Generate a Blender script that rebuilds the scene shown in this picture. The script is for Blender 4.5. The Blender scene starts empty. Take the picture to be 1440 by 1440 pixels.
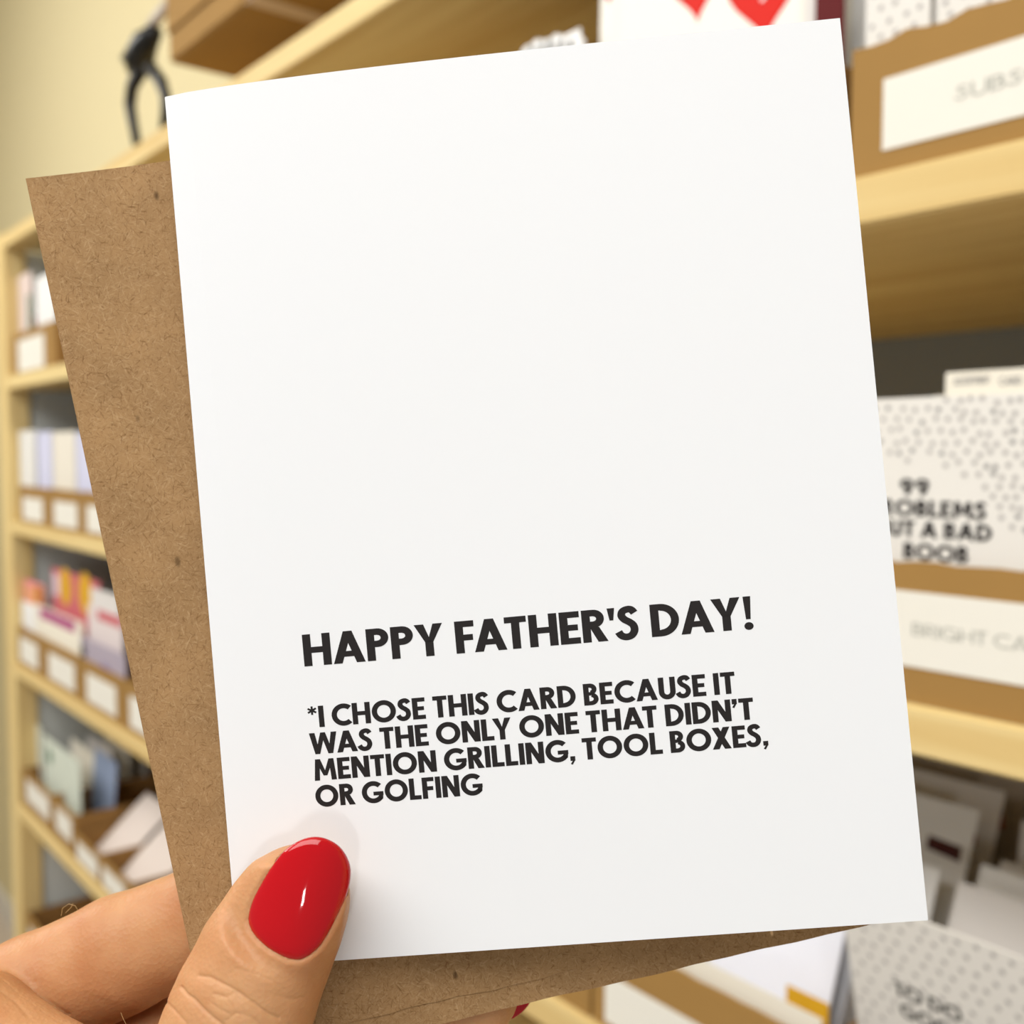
import bpy, bmesh, math, random
import numpy as np
from mathutils import Vector, Matrix
random.seed(7)
rng = np.random.default_rng(7)
S = bpy.context.scene
C = S.collection

# ------------------------------------------------------------------ camera
CAM = np.array([0.0, 0.0, 1.75])
YAW, PITCH = math.radians(39.047), math.radians(3.299)
FW = np.array([-math.cos(YAW) * math.cos(PITCH), math.sin(YAW) * math.cos(PITCH), -math.sin(PITCH)])
RT = np.array([math.sin(YAW), math.cos(YAW), 0.0])
UP = np.cross(RT, FW)
cd = bpy.data.cameras.new('camera'); cam = bpy.data.objects.new('camera', cd); C.objects.link(cam)
m = Matrix.Identity(4)
for i in range(3):
    m[i][0], m[i][1], m[i][2], m[i][3] = RT[i], UP[i], -FW[i], CAM[i]
cam.matrix_world = m
cd.sensor_width = 36; cd.lens = 36; cd.clip_start = 0.01; cd.clip_end = 50
cd.dof.use_dof = True; cd.dof.focus_distance = 0.1605; cd.dof.aperture_fstop = 17.0
S.camera = cam
WINDIR = np.array([0.772, -0.603, 0.0]); WINDIR /= np.linalg.norm(WINDIR)

# ------------------------------------------------------------------ light
W = bpy.data.worlds.new('world'); S.world = W; W.use_nodes = True
W.node_tree.nodes['Background'].inputs[0].default_value = (1.0, 0.985, 0.965, 1)
W.node_tree.nodes['Background'].inputs[1].default_value = 0.33
S.view_settings.view_transform = 'Standard'; S.view_settings.look = 'None'
S.view_settings.exposure = -0.14; S.view_settings.gamma = 1.0
S.view_settings.use_curve_mapping = False
S.cycles.use_denoising = True

def area(name, loc, target, sx, sy, power, col):
    l = bpy.data.lights.new(name, 'AREA'); l.shape = 'RECTANGLE'; l.size = sx; l.size_y = sy
    l.energy = power; l.color = col
    o = bpy.data.objects.new(name, l); C.objects.link(o); o.location = loc
    d = Vector(target) - Vector(loc)
    o.rotation_euler = d.to_track_quat('-Z', 'Y').to_euler()
    return o
area('ceiling_light', (0.1, -0.75, 3.1), (-0.5, 0.45, 1.4), 2.2, 1.3, 54, (1.0, 0.985, 0.96))
area('far_ceiling_light', (-2.5, -0.8, 3.1), (-2.0, 0.7, 1.5), 1.8, 1.0, 50, (1.0, 0.975, 0.93))
# the small bright window behind the photographer (the streak on the nail)
area('window_light', tuple(CAM + WINDIR * 2.3), tuple(CAM), 0.14, 0.25, 6.5, (1.0, 0.99, 0.97))

# ------------------------------------------------------------------ helpers
def ray(px, py):
    return (px - 720) / 1440 * RT - (py - 720) / 1440 * UP + FW
D0 = 0.43                                    # distance of the shelf fronts from the camera
def at(px, py, Y=D0):                        # point of the vertical plane y = Y seen there
    d = ray(px, py); return CAM + d / d[1] * Y
def camp(px, py, z):                         # point at depth z (metres)
    return CAM + ray(px, py) * z

def s2l(c):
    return tuple(((v / 255) / 12.92 if v / 255 <= 0.04045 else ((v / 255 + 0.055) / 1.055) ** 2.4) for v in c)

MATS = {}
def mat(name, col, rough=0.7, spec=0.3, bump=None, coat=0.0, noise=None, sss=0.0):
    """plain procedural material: optional colour noise (scale, amount) and bump (scale, strength)"""
    if name in MATS: return MATS[name]
    M = bpy.data.materials.new(name); M.use_nodes = True
    nt = M.node_tree; b = nt.nodes['Principled BSDF']
    b.inputs['Base Color'].default_value = (*col, 1); b.inputs['Roughness'].default_value = rough
    b.inputs['Specular IOR Level'].default_value = spec
    b.inputs['Coat Weight'].default_value = coat; b.inputs['Coat Roughness'].default_value = 0.03
    tc = nt.nodes.new('ShaderNodeTexCoord')
    if noise:
        n = nt.nodes.new('ShaderNodeTexNoise'); n.inputs['Scale'].default_value = noise[0]; n.inputs['Detail'].default_value = 4
        nt.links.new(tc.outputs['Object'], n.inputs['Vector'])
        mx = nt.nodes.new('ShaderNodeMix'); mx.data_type = 'RGBA'
        k = noise[1]
        mx.inputs[6].default_value = (*[c * (1 - k) for c in col], 1); mx.inputs[7].default_value = (*[min(1, c * (1 + k)) for c in col], 1)
        nt.links.new(n.outputs['Fac'], mx.inputs[0]); nt.links.new(mx.outputs[2], b.inputs['Base Color'])
    if bump:
        n = nt.nodes.new('ShaderNodeTexNoise'); n.inputs['Scale'].default_value = bump[0]; n.inputs['Detail'].default_value = 3
        nt.links.new(tc.outputs['Object'], n.inputs['Vector'])
        bp = nt.nodes.new('ShaderNodeBump'); bp.inputs['Strength'].default_value = bump[1]; bp.inputs['Distance'].default_value = 0.0005
        nt.links.new(n.outputs['Fac'], bp.inputs['Height']); nt.links.new(bp.outputs[0], b.inputs['Normal'])
    MATS[name] = M
    return M

def wood_mat(scale=(2.0, 34, 60), name='pine'):
    M = bpy.data.materials.new(name); M.use_nodes = True; nt = M.node_tree; b = nt.nodes['Principled BSDF']
    tc = nt.nodes.new('ShaderNodeTexCoord'); mp = nt.nodes.new('ShaderNodeMapping')
    mp.inputs['Scale'].default_value = scale
    nt.links.new(tc.outputs['Object'], mp.inputs[0])
    n = nt.nodes.new('ShaderNodeTexNoise'); n.inputs['Scale'].default_value = 1.0; n.inputs['Detail'].default_value = 5; n.inputs['Distortion'].default_value = 0.6
    nt.links.new(mp.outputs[0], n.inputs['Vector'])
    r = nt.nodes.new('ShaderNodeValToRGB')
    r.color_ramp.elements[0].position = 0.3; r.color_ramp.elements[0].color = (*s2l((214, 182, 118)), 1)
    r.color_ramp.elements[1].position = 0.72; r.color_ramp.elements[1].color = (*s2l((240, 219, 160)), 1)
    nt.links.new(n.outputs['Fac'], r.inputs[0]); nt.links.new(r.outputs[0], b.inputs['Base Color'])
    b.inputs['Roughness'].default_value = 0.6; b.inputs['Specular IOR Level'].default_value = 0.25
    return M
PINE = wood_mat(); PINE_UP = wood_mat((34, 60, 2.0), 'pine_upright')

def kraft_mat(name, base, dark, light, seed=0.0, cell=1.0):
    """kraft paper: mottled ground, short darker and lighter fibres, a few flecks"""
    M = bpy.data.materials.new(name); M.use_nodes = True; nt = M.node_tree; b = nt.nodes['Principled BSDF']
    L = nt.links.new
    tc = nt.nodes.new('ShaderNodeTexCoord')
    def noise(scale, detail=2.0, dist=0.0, rough=0.5, vec=None, sc=None, rot=0.0):
        n = nt.nodes.new('ShaderNodeTexNoise'); n.inputs['Scale'].default_value = scale; n.inputs['Detail'].default_value = detail
        n.inputs['Distortion'].default_value = dist; n.inputs['Roughness'].default_value = rough
        mp = nt.nodes.new('ShaderNodeMapping'); mp.vector_type = 'TEXTURE'; mp.inputs['Location'].default_value = (seed, seed, seed); mp.inputs['Rotation'].default_value = (0, 0, rot)
        if sc: mp.inputs['Scale'].default_value = tuple(1 / v for v in sc)
        L(tc.outputs['Object'], mp.inputs[0]); L(mp.outputs[0], n.inputs['Vector'])
        return n.outputs['Fac']
    def ramp(f, a, bb):
        mr = nt.nodes.new('ShaderNodeMapRange'); mr.inputs['From Min'].default_value = a; mr.inputs['From Max'].default_value = bb
        L(f, mr.inputs['Value']); return mr.outputs[0]
    def mixc(f, c1, c2):
        mx = nt.nodes.new('ShaderNodeMix'); mx.data_type = 'RGBA'
        L(f, mx.inputs[0])
        for s, c in ((6, c1), (7, c2)):
            if isinstance(c, tuple): mx.inputs[s].default_value = (*c, 1)
            else: L(c, mx.inputs[s])
        return mx.outputs[2]
    b2 = tuple(c * 0.86 for c in base); b3 = tuple(min(1, c * 1.10) for c in base)
    c = mixc(ramp(noise(90 * cell, 4), 0.3, 0.7), b2, b3)
    for k, rot in enumerate((0.2, 0.95, 1.7, 2.5)):
        c = mixc(ramp(noise(1, 1.0, 0.5, sc=(620 * cell, 3600 * cell, 900 * cell), rot=rot), 0.60, 0.95), c, light)
        c = mixc(ramp(noise(1, 1.0, 0.5, sc=(700 * cell, 3900 * cell, 1300 * cell), rot=rot + 0.35), 0.60, 0.92), c, dark)
    # sparse dark flecks
    v = nt.nodes.new('ShaderNodeTexVoronoi'); v.inputs['Scale'].default_value = 1
    mp = nt.nodes.new('ShaderNodeMapping'); mp.inputs['Scale'].default_value = (330 * cell, 170 * cell, 200 * cell); mp.inputs['Rotation'].default_value = (0, 0, 0.6)
    L(tc.outputs['Object'], mp.inputs[0]); L(mp.outputs[0], v.inputs['Vector'])
    sep = nt.nodes.new('ShaderNodeSeparateColor'); L(v.outputs['Color'], sep.inputs[0])
    f1 = ramp(v.outputs['Distance'], 0.20, 0.08); f2 = ramp(sep.outputs[0], 0.955, 0.965)
    mu = nt.nodes.new('ShaderNodeMath'); mu.operation = 'MULTIPLY'; L(f1, mu.inputs[0]); L(f2, mu.inputs[1])
    c = mixc(mu.outputs[0], c, tuple(x * 0.35 for x in dark))
    f3 = ramp(sep.outputs[1], 0.965, 0.97)
    f4 = ramp(v.outputs['Distance'], 0.13, 0.08)
    mu = nt.nodes.new('ShaderNodeMath'); mu.operation = 'MULTIPLY'; L(f4, mu.inputs[0]); L(f3, mu.inputs[1])
    c = mixc(mu.outputs[0], c, tuple(min(1, x * 1.5) for x in light))
    L(c, b.inputs['Base Color'])
    b.inputs['Roughness'].default_value = 0.85; b.inputs['Specular IOR Level'].default_value = 0.2
    bp = nt.nodes.new('ShaderNodeBump'); bp.inputs['Strength'].default_value = 0.25; bp.inputs['Distance'].default_value = 0.0001
    L(noise(1500 * cell, 3), bp.inputs['Height']); L(bp.outputs[0], b.inputs['Normal'])
    return M
KRAFT = kraft_mat('kraft_paper', s2l((166, 131, 90)), s2l((116, 82, 48)), s2l((192, 160, 119)))
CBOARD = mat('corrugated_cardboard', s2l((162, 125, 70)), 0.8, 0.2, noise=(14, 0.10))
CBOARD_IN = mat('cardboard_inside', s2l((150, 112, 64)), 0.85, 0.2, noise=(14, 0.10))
WHITE = mat('white_card_stock', (0.84, 0.84, 0.83), 0.55, 0.3)
INK = mat('black_ink', s2l((34, 30, 30)), 0.6, 0.25)
PAPERW = mat('label_paper', s2l((236, 233, 222)), 0.7, 0.2)
PENCIL = mat('pale_pen', s2l((188, 188, 178)), 0.7, 0.2)

def link(o, parent=None):
    C.objects.link(o)
    if parent is not None: o.parent = parent
    return o
def tag(o, label=None, cat=None, group=None, kind=None):
    if label: o['label'] = label
    if cat: o['category'] = cat
    if group: o['group'] = group
    if kind: o['kind'] = kind
    return o
def empty(name, M4, label, cat, group=None):
    o = bpy.data.objects.new(name, None); C.objects.link(o)
    o.empty_display_size = 0.02
    o.matrix_world = M4
    return tag(o, label, cat, group)
def me_obj(name, V, F, m, parent=None, smooth=False):
    me = bpy.data.meshes.new(name); me.from_pydata([tuple(map(float, v)) for v in V], [], F); me.materials.append(m); me.update()
    if smooth:
        me.polygons.foreach_set('use_smooth', [True] * len(me.polygons))
    o = bpy.data.objects.new(name, me)
    return link(o, parent)
class MB:
    def __init__(s): s.V = []; s.F = []
    def box(s, x0, x1, y0, y1, z0, z1, M=None):
        b = len(s.V)
        for x, y, z in ((x0,y0,z0),(x1,y0,z0),(x1,y1,z0),(x0,y1,z0),(x0,y0,z1),(x1,y0,z1),(x1,y1,z1),(x0,y1,z1)):
            p = Vector((x, y, z)); s.V.append(tuple(M @ p if M else p))
        s.F += [tuple(b + i for i in f) for f in ((0,3,2,1),(4,5,6,7),(0,1,5,4),(1,2,6,5),(2,3,7,6),(3,0,4,7))]
        return s
    def poly(s, pts):
        b = len(s.V); s.V += [tuple(p) for p in pts]; s.F.append(tuple(range(b, b + len(pts)))); return s
    def tube(s, pts, r, n=8):
        pts = [Vector(p) for p in pts]; rings = []
        for i, p in enumerate(pts):
            t = (pts[min(i + 1, len(pts) - 1)] - pts[max(i - 1, 0)]).normalized()
            a = t.orthogonal().normalized() if i == 0 else (rings_a - t * rings_a.dot(t)).normalized()
            rings_a = a; bb = t.cross(a); b = len(s.V)
            rr = r[i] if isinstance(r, (list, tuple)) else r
            for k in range(n):
                w = 2 * math.pi * k / n; s.V.append(tuple(p + (a * math.cos(w) + bb * math.sin(w)) * rr))
            rings.append(b)
        for i in range(len(rings) - 1):
            for k in range(n):
                s.F.append((rings[i] + k, rings[i] + (k + 1) % n, rings[i + 1] + (k + 1) % n, rings[i + 1] + k))
        s.F.append(tuple(rings[0] + k for k in range(n))[::-1]); s.F.append(tuple(rings[-1] + k for k in range(n)))
        return s
    def build(s, name, m, parent=None, bevel=0.0, seg=2, smooth=False):
        o = me_obj(name, s.V, s.F, m, parent, smooth)
        if bevel:
            bm = bmesh.new(); bm.from_mesh(o.data)
            bmesh.ops.bevel(bm, geom=bm.edges[:], offset=bevel, segments=seg, affect='EDGES', clamp_overlap=True)
            bm.to_mesh(o.data); bm.free()
        return o

# ------------------------------------------------------------------ lettering (own geometric capitals)
def arcp(cx, cy, rx, ry, a0, a1, w, n=16):
    """thick elliptical arc as quads, outer radii rx, ry, stroke w inwards"""
    out = []
    for i in range(n):
        t0 = math.radians(a0 + (a1 - a0) * i / n); t1 = math.radians(a0 + (a1 - a0) * (i + 1) / n)
        q = [(cx + rx * math.cos(t0), cy + ry * math.sin(t0)), (cx + rx * math.cos(t1), cy + ry * math.sin(t1)),
             (cx + (rx - w) * math.cos(t1), cy + (ry - w) * math.sin(t1)), (cx + (rx - w) * math.cos(t0), cy + (ry - w) * math.sin(t0))]
        out.append(q)
    return out
def R(x0, y0, x1, y1): return [[(x0, y0), (x1, y0), (x1, y1), (x0, y1)]]
def stroke(pts, w):
    out = []; P = [Vector(p) for p in pts]; N = []
    for i in range(len(P)):
        t = (P[min(i + 1, len(P) - 1)] - P[max(i - 1, 0)]).normalized(); N.append(Vector((-t.y, t.x)) * w / 2)
    for i in range(len(P) - 1):
        out.append([tuple(P[i] + N[i]), tuple(P[i + 1] + N[i + 1]), tuple(P[i + 1] - N[i + 1]), tuple(P[i] - N[i])])
    return out
def spline(pts, n=6):
    out = []; P = [Vector(p) for p in pts]
    for i in range(len(P) - 1):
        p0, p1, p2, p3 = P[max(i - 1, 0)], P[i], P[i + 1], P[min(i + 2, len(P) - 1)]
        for k in range(n):
            t = k / n
            out.append(0.5 * ((2 * p1) + (p2 - p0) * t + (2 * p0 - 5 * p1 + 4 * p2 - p3) * t * t + (3 * p1 - p0 - 3 * p2 + p3) * t ** 3))
    out.append(P[-1]); return [tuple(p) for p in out]
def glyph(ch, w):
    h = w
    if ch == ' ': return 0.20, []
    if ch == 'H': return .75, R(0,0,w,1) + R(.75-w,0,.75,1) + R(w,.5-h*.42,.75-w,.5+h*.42)
    if ch == 'I': return w, R(0,0,w,1)
    if ch == 'A':
        W_ = .86; c = W_ / 2; d = w * 1.06
        return W_, [[(0,0),(d,0),(c+d*.5,1),(c-d*.5,1)], [(W_-d,0),(W_,0),(c+d*.5,1),(c-d*.5,1)], [(.2,.20),(W_-.2,.20),(W_-.26,.20+h*.80),(.26,.20+h*.80)]]
    if ch == 'P':
        r = .29; return .60, R(0,0,w,1) + R(w,1-h*.9,.31,1) + R(w,1-2*r,.31,1-2*r+h*.9) + arcp(.31,1-r,r,r,-90,90,w*.93)
    if ch == 'R':
        r = .28; return .64, R(0,0,w,1) + R(w,1-h*.9,.31,1) + R(w,1-2*r,.31,1-2*r+h*.9) + arcp(.31,1-r,r,r,-90,90,w*.93) + [[(.20,.46),(.20+w*1.1,.46),(.66,0),(.66-w*1.18,0)]]
    if ch == 'B':
        r = .265; r2 = .285; return .60, (R(0,0,w,1) + R(w,1-h*.85,.29,1) + R(w,.47-h*.1,.30,.47+h*.6) + R(w,0,.31,h*.85)
              + arcp(.28,1-r,r,r,-90,90,w*.9) + arcp(.31,r2,r2,r2,-90,90,w*.9))
    if ch == 'D': return .74, R(0,0,w,1) + R(w,1-h*.9,.27,1) + R(w,0,.27,h*.9) + arcp(.26,.5,.48,.5,-90,90,w*.95,24)
    if ch == 'E': return .53, R(0,0,w,1) + R(w,0,.53,h*.86) + R(w,1-h*.86,.53,1) + R(w,.5-h*.4,.48,.5+h*.42)
    if ch == 'F': return .51, R(0,0,w,1) + R(w,1-h*.86,.51,1) + R(w,.5-h*.5,.47,.5+h*.34)
    if ch == 'L': return .50, R(0,0,w,1) + R(w,0,.50,h*.88)
    if ch == 'T': return .58, R(.29-w/2,0,.29+w/2,1) + R(0,1-h*.86,.58,1)
    if ch == 'Y':
        W_ = .76; c = W_ / 2; d = w * 1.15
        return W_, R(c-w/2,0,c+w/2,.44) + [[(c-w/2,.44),(c+w/2,.44),(c+.03,.50),(d,1),(0,1)], [(c-w/2,.44),(c+w/2,.44),(W_,1),(W_-d,1),(c-.03,.50)]]
    if ch == 'X':
        W_ = .76; d = w * 1.22; return W_, [[(0,0),(d,0),(W_-.02,1),(W_-d-.02,1)], [(W_-d,0),(W_,0),(d+.02,1),(.02,1)]]
    if ch == 'N': return .74, R(0,0,w,1) + R(.74-w,0,.74,1) + [[(0,1),(w*1.1,1),(.74,0),(.74-w*1.1,0)]]
    if ch == 'M':
        W_ = .93; return W_, [[(0,0),(w*.98,0),(.10+w*.8,1),(.08,1)], [(W_-w*.98,0),(W_,0),(W_-.08,1),(W_-.10-w*.8,1)],
                         [(.08,1),(.10+w*.85,1),(W_/2+.08,.22),(W_/2-.08,.22)], [(W_-.08,1),(W_-.10-w*.85,1),(W_/2-.08,.22),(W_/2+.08,.22)]]
    if ch == 'W':
        W_ = 1.14; d = w; a = .30; b = W_ - .30; c = W_ / 2
        return W_, [[(0,1),(d*1.05,1),(a+d*.45,0),(a-d*.45,0)], [(c-d*.45,1),(c+d*.45,1),(a+d*.45,0),(a-d*.45,0)],
                    [(c-d*.45,1),(c+d*.45,1),(b+d*.45,0),(b-d*.45,0)], [(W_-d*1.05,1),(W_,1),(b+d*.45,0),(b-d*.45,0)]]
    if ch == 'O' : return 1.0, arcp(.50,.5,.50,.52,0,360,w,36)
    if ch == 'C': return .80, arcp(.50,.5,.50,.52,48,312,w,26)
    if ch == 'G': return .93, arcp(.50,.5,.50,.52,44,322,w,26) + R(.50,.5-h*.72,.93,.5+h*.08) + [[(.93-w*.95,.40),(.93,.50),(.90,.17),(.74,.10)]]
    if ch == 'U': return .68, R(0,.33,w,1) + R(.68-w,.33,.68,1) + arcp(.34,.34,.34,.36,180,360,w,16)
    if ch == 'S':
        p = spline([(.47,.80),(.40,.90),(.30,.925),(.17,.87),(.13,.74),(.20,.62),(.32,.53),(.42,.42),(.44,.26),(.36,.12),(.22,.075),(.09,.13),(.02,.25)])
        k = w / .21; return .56, stroke(p, w * .93)
    if ch == '9': return .60, arcp(.29,.68,.29,.33,0,360,w*.9,24) + stroke([(.47,.62),(.30,.0)], w)
    if ch == "'": return .16, [[(.03,.62),(.13,.62),(.18,1),(-.02,1)]]
    if ch == '\u2019': return .2, [[(.0,.76),(.20,.76),(.20,1),(.0,1)], [(.10,.78),(.20,.80),(.08,.58),(.0,.62)]]
    if ch == ',': return .2, [[(.0,.0),(.20,.0),(.20,.21),(.0,.21)], [(.10,.02),(.20,.04),(.08,-.18),(.0,-.14)]]
    if ch == '!': return .24, [[(.06,.30),(.18,.30),(.22,1),(.02,1)]] + arcp(.12,.09,.12,.12,0,360,.119,16)
    if ch == '*':
        out = []
        for k in range(3):
            a = math.radians(90 + 60 * k); dx, dy = math.cos(a) * .20, math.sin(a) * .20
            out += stroke([(.20 - dx, .80 - dy), (.20 + dx, .80 + dy)], .085)
        return .40, out
    raise KeyError(ch)
KERN = {'AY': -.10, 'AT': -.09, 'TA': -.09, 'LY': -.10, 'FA': -.08, 'PA': -.06, 'PY': -.02, 'WA': -.09, 'DA': -.03, 'LF': 0, 'AW': -.08, 'RD': .0, 'HA': -.01, 'TO': -.02, 'OX': -.03, 'YO': -.02}
def text_polys(s, x0, x1, y, cap, w=.215, track=.06, space=None, asc_from=None):
    """polygons of one line, width fitted to x0..x1 (only the tracking gives way)"""
    gl = [glyph(c, w) for c in s]; kern = [KERN.get(s[i:i + 2], 0) for i in range(len(s) - 1)] + [0]
    base = sum(g[0] for g in gl) + sum(kern)
    want = (x1 - x0) / cap
    tr = (want - base) / max(1, len(s) - 1)
    out = []; x = x0
    sx = 1.0
    tr = track; sx = want / (base + tr * (len(s) - 1))
    for g, k in zip(gl, kern):
        for q in g[1]:
            out.append([(x + a * cap * sx, y + b * cap) for a, b in q])
        x += (g[0] + tr + k) * cap * sx
    return out

# ------------------------------------------------------------------ the room
def structure(o): o['kind'] = 'structure'; return o
wallm = mat('cream_wall_paint', s2l((220, 208, 168)), 0.85, 0.15, bump=(160, .08))
WY = 0.895
structure(MB().box(-4.6, 1.6, WY, WY + .1, 0, 3.3).build('wall_back', wallm))
structure(MB().box(-4.7, -4.6, -2.6, WY + .1, 0, 3.3).build('wall_left', wallm))
structure(MB().box(-4.7, 1.6, -2.6, WY + .1, -.1, 0).build('floor', mat('grey_floor', (.62, .54, .46), .6, .3, noise=(5, .1))))
structure(MB().box(-4.7, 1.6, -2.6, WY + .1, 3.3, 3.4).build('ceiling', mat('white_ceiling', (.8, .79, .76), .9, .1)))
structure(MB().box(-4.6, 1.6, WY - .012, WY, 0, .09).build('baseboard_back', mat('baseboard_paint', (.75, .73, .68), .5, .3)))

# ------------------------------------------------------------------ shelving unit
ZC = CAM[2]
TOPS = [ZC + .843 * D0, ZC + .298 * D0, ZC - .266 * D0, ZC - .829 * D0, ZC - 1.402 * D0, ZC - 1.975 * D0, ZC - 2.55 * D0, ZC - 3.12 * D0, ZC - 3.70 * D0]
TH = .0225
SX0, SX1, SY1 = -1.905, .32, .875
su = empty('shelving_unit', Matrix.Translation((SX0, D0, 0)), 'tall open pine shelving unit with six rows of boxed cards', 'shelf')
inv = Matrix.Translation((-SX0, -D0, 0))
def part_mb(mb, name, m, parent, inv, **k):
    mb.V = [tuple(inv @ Vector(v)) for v in mb.V]
    return mb.build(name, m, parent, **k)
for z in TOPS:
    part_mb(MB().box(SX0 + .03, SX1 - .03, D0, SY1, z - TH, z), 'shelf_board', PINE, su, inv, bevel=.0012)
part_mb(MB().box(SX0 + .03, SX1 - .03, SY1, SY1 + .006, .10, TOPS[0] - TH), 'back_panel', mat('shaded_wall_grey', s2l((134, 138, 138)), .8, .15, noise=(6, .06)), su, inv)  # added sheet, its grey stands in for wall shade between the boards
for x in (SX0 - .03, SX1 - .03):
    for y in (D0 + .0, SY1 - .035):
        part_mb(MB().box(x, x + .06, y, y + .035, 0, TOPS[0] + .004), 'post', PINE_UP, su, inv, bevel=.0015)
    part_mb(MB().box(x + .046 if x < 0 else x + .012, x + .050 if x < 0 else x + .016, D0 + .035, SY1 - .035, .10, TOPS[0] - TH), 'added_side_panel', mat('pale_grey_panel', s2l((214, 220, 218)), .8, .15), su, inv)  # added panel closing the open side frame, supplies grey behind the rows
    for z in TOPS:
        part_mb(MB().box(x + .018, x + .042, D0 + .035, SY1 - .035, z - TH - .03, z - TH), 'side_rail', PINE, su, inv, bevel=.001)

# ------------------------------------------------------------------ cardboard bins
def bin_box(x0, x1, z, h, label, lab=None, y0=D0 + .004, depth=.36, wob=0.0, text=None, tcap=.006, tx=None, group='labelled kraft card bins'):
    """open-top cardboard bin: front, back, two sides, floor + paper label on the front"""
    t = .003
    o = empty('cardboard_bin', Matrix.Translation(((x0 + x1) / 2, y0, z)), label, 'box', group)
    w = (x1 - x0) / 2
    # front wall with a slightly worn, wavy top edge
    V = []; F = []; n = 16
    for i in range(n + 1):
        x = -w + 2 * w * i / n; dz = wob * (math.sin(i * 2.1 + x0 * 40) + .6 * math.sin(i * 4.7)) if 0 < i < n else 0
        for (yy, zz) in ((0, 0), (0, h + dz), (t, h + dz), (t, 0)): V.append((x, yy, zz))
    for i in range(n):
        a = 4 * i
        for k in range(4): F.append((a + k, a + 4 + k, a + 4 + (k + 1) % 4, a + (k + 1) % 4)[::-1])
    F += [(0, 1, 2, 3), (4 * n + 3, 4 * n + 2, 4 * n + 1, 4 * n)]
    me_obj('front_wall', V, F, CBOARD, o)
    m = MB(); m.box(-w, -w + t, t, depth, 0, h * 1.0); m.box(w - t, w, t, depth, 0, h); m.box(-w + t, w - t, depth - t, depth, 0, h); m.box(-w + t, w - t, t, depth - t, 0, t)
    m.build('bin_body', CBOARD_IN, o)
    if lab:
        lx0, lx1, lz0, lz1 = lab
        l = MB().box(lx0 - (x0 + x1) / 2, lx1 - (x0 + x1) / 2, -.0006, -.0001, lz0 - z, lz1 - z).build('paper_label', PAPERW, o)
        if text:
            tm = MB()
            for q in text_polys(text, tx[0] - (x0 + x1) / 2, tx[1] - (x0 + x1) / 2, 0, tcap, w=.13):
                tm.poly([(a, -.0008, b + (lz0 + lz1) / 2 - z - tcap * .45) for a, b in q])
            tm.build('handwriting', PENCIL, l)
    return o

B1, B2, B3, B4, B5 = TOPS[1] + .0003, TOPS[2] + .0003, TOPS[3] + .0003, TOPS[4] + .0003, TOPS[5] + .0003
def Z(v): return ZC + v          # heights measured relative to the camera
# right-hand side, near the camera
bin_box(-.2815, -.135, B1, .0600, 'kraft bin with long cream label on the upper right shelf', (-.2648, -.150, Z(.1385), Z(.1705)), wob=.0010,
        text='SUBSCRIBE', tx=(-.2305, -.168), tcap=.0062)
bin_box(-.4820, -.2880, B1, .0560, 'kraft bin holding the red heart cards on the upper shelf', (-.45, -.32, Z(.136), Z(.168)))
bin_box(-.3020, -.150, B2, .0645, 'kraft bin with faint lettered label under the 99 problems card', (-.2665, -.135, Z(-.0975), Z(-.0630)), wob=.0005,
        text='BRIGHT CARDS', tx=(-.2447, -.1735), tcap=.0058)
bin_box(-.4540, -.2885, B3, .0585, 'kraft bin with blank white label just below the brown envelope', (-.4430, -.318, Z(-.3520), Z(-.3215)), wob=.0004)
bin_box(-.6250, -.4570, B3, .0585, 'plain kraft bin front right of the red lower fingernail', None)
bin_box(-.2875, -.1150, B3, .0450, 'kraft bin holding the dotted to do card at lower right', None)
# left-hand side, far end
for x0, x1, l, t in ((-1.845, -1.60, (-1.81, -1.66, .128, .182), 'kraft bin with white label on the topmost left row, beside the post'),):
    bin_box(x0, x1, B1, .066, t, (l[0], l[1], Z(.131), Z(.1815)))
for i, (x0, x1, a, b_) in enumerate(((-1.835, -1.658, -1.808, -1.690), (-1.655, -1.492, -1.6276, -1.5126), (-1.489, -1.325, -1.467, -1.353))):
    bin_box(x0, x1, B2, .0600, ('first', 'second', 'third')[i] + ' kraft bin from the left post, row of pale lilac cards', (a, b_, Z(-.1080), Z(-.0720)))
for i, (x0, x1, a, b_) in enumerate(((-1.862, -1.722, -1.849, -1.742), (-1.718, -1.528, -1.6785, -1.545), (-1.524, -1.335, -1.4862, -1.362), (-1.331, -1.150, -1.308, -1.19))):
    bin_box(x0, x1, B3, .0640, ('first', 'second', 'third', 'fourth')[i] + ' kraft bin from the left post, row of pink and orange cards', (a, b_, Z(-.3480), Z(-.3080)))
for i, (x0, x1, a, b_, z0, z1) in enumerate(((-1.862, -1.685, -1.835, -1.700, -.584, -.548), (-1.68, -1.565, -1.660, -1.580, -.583, -.548), (-1.560, -1.4495, -1.553, -1.458, -.6005, -.570), (-1.4475, -1.3255, -1.435, -1.345, -.6005, -.570), (-1.3235, -1.19, -1.31, -1.21, -.6005, -.570))):
    bin_box(x0, x1, B4, .0650 if i < 2 else .0420, ('first', 'second', 'third', 'fourth', 'fifth')[i] + ' kraft bin from the left post, row above the index finger', (a, b_, Z(z0 + (.0 if i < 2 else .003)), Z(z1)))
bin_box(-1.862, -1.70, B5, .0600, 'kraft bin with white label on the lowest visible row at left', (-1.87 + .03, -1.765, Z(-.842), Z(-.805)))

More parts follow.
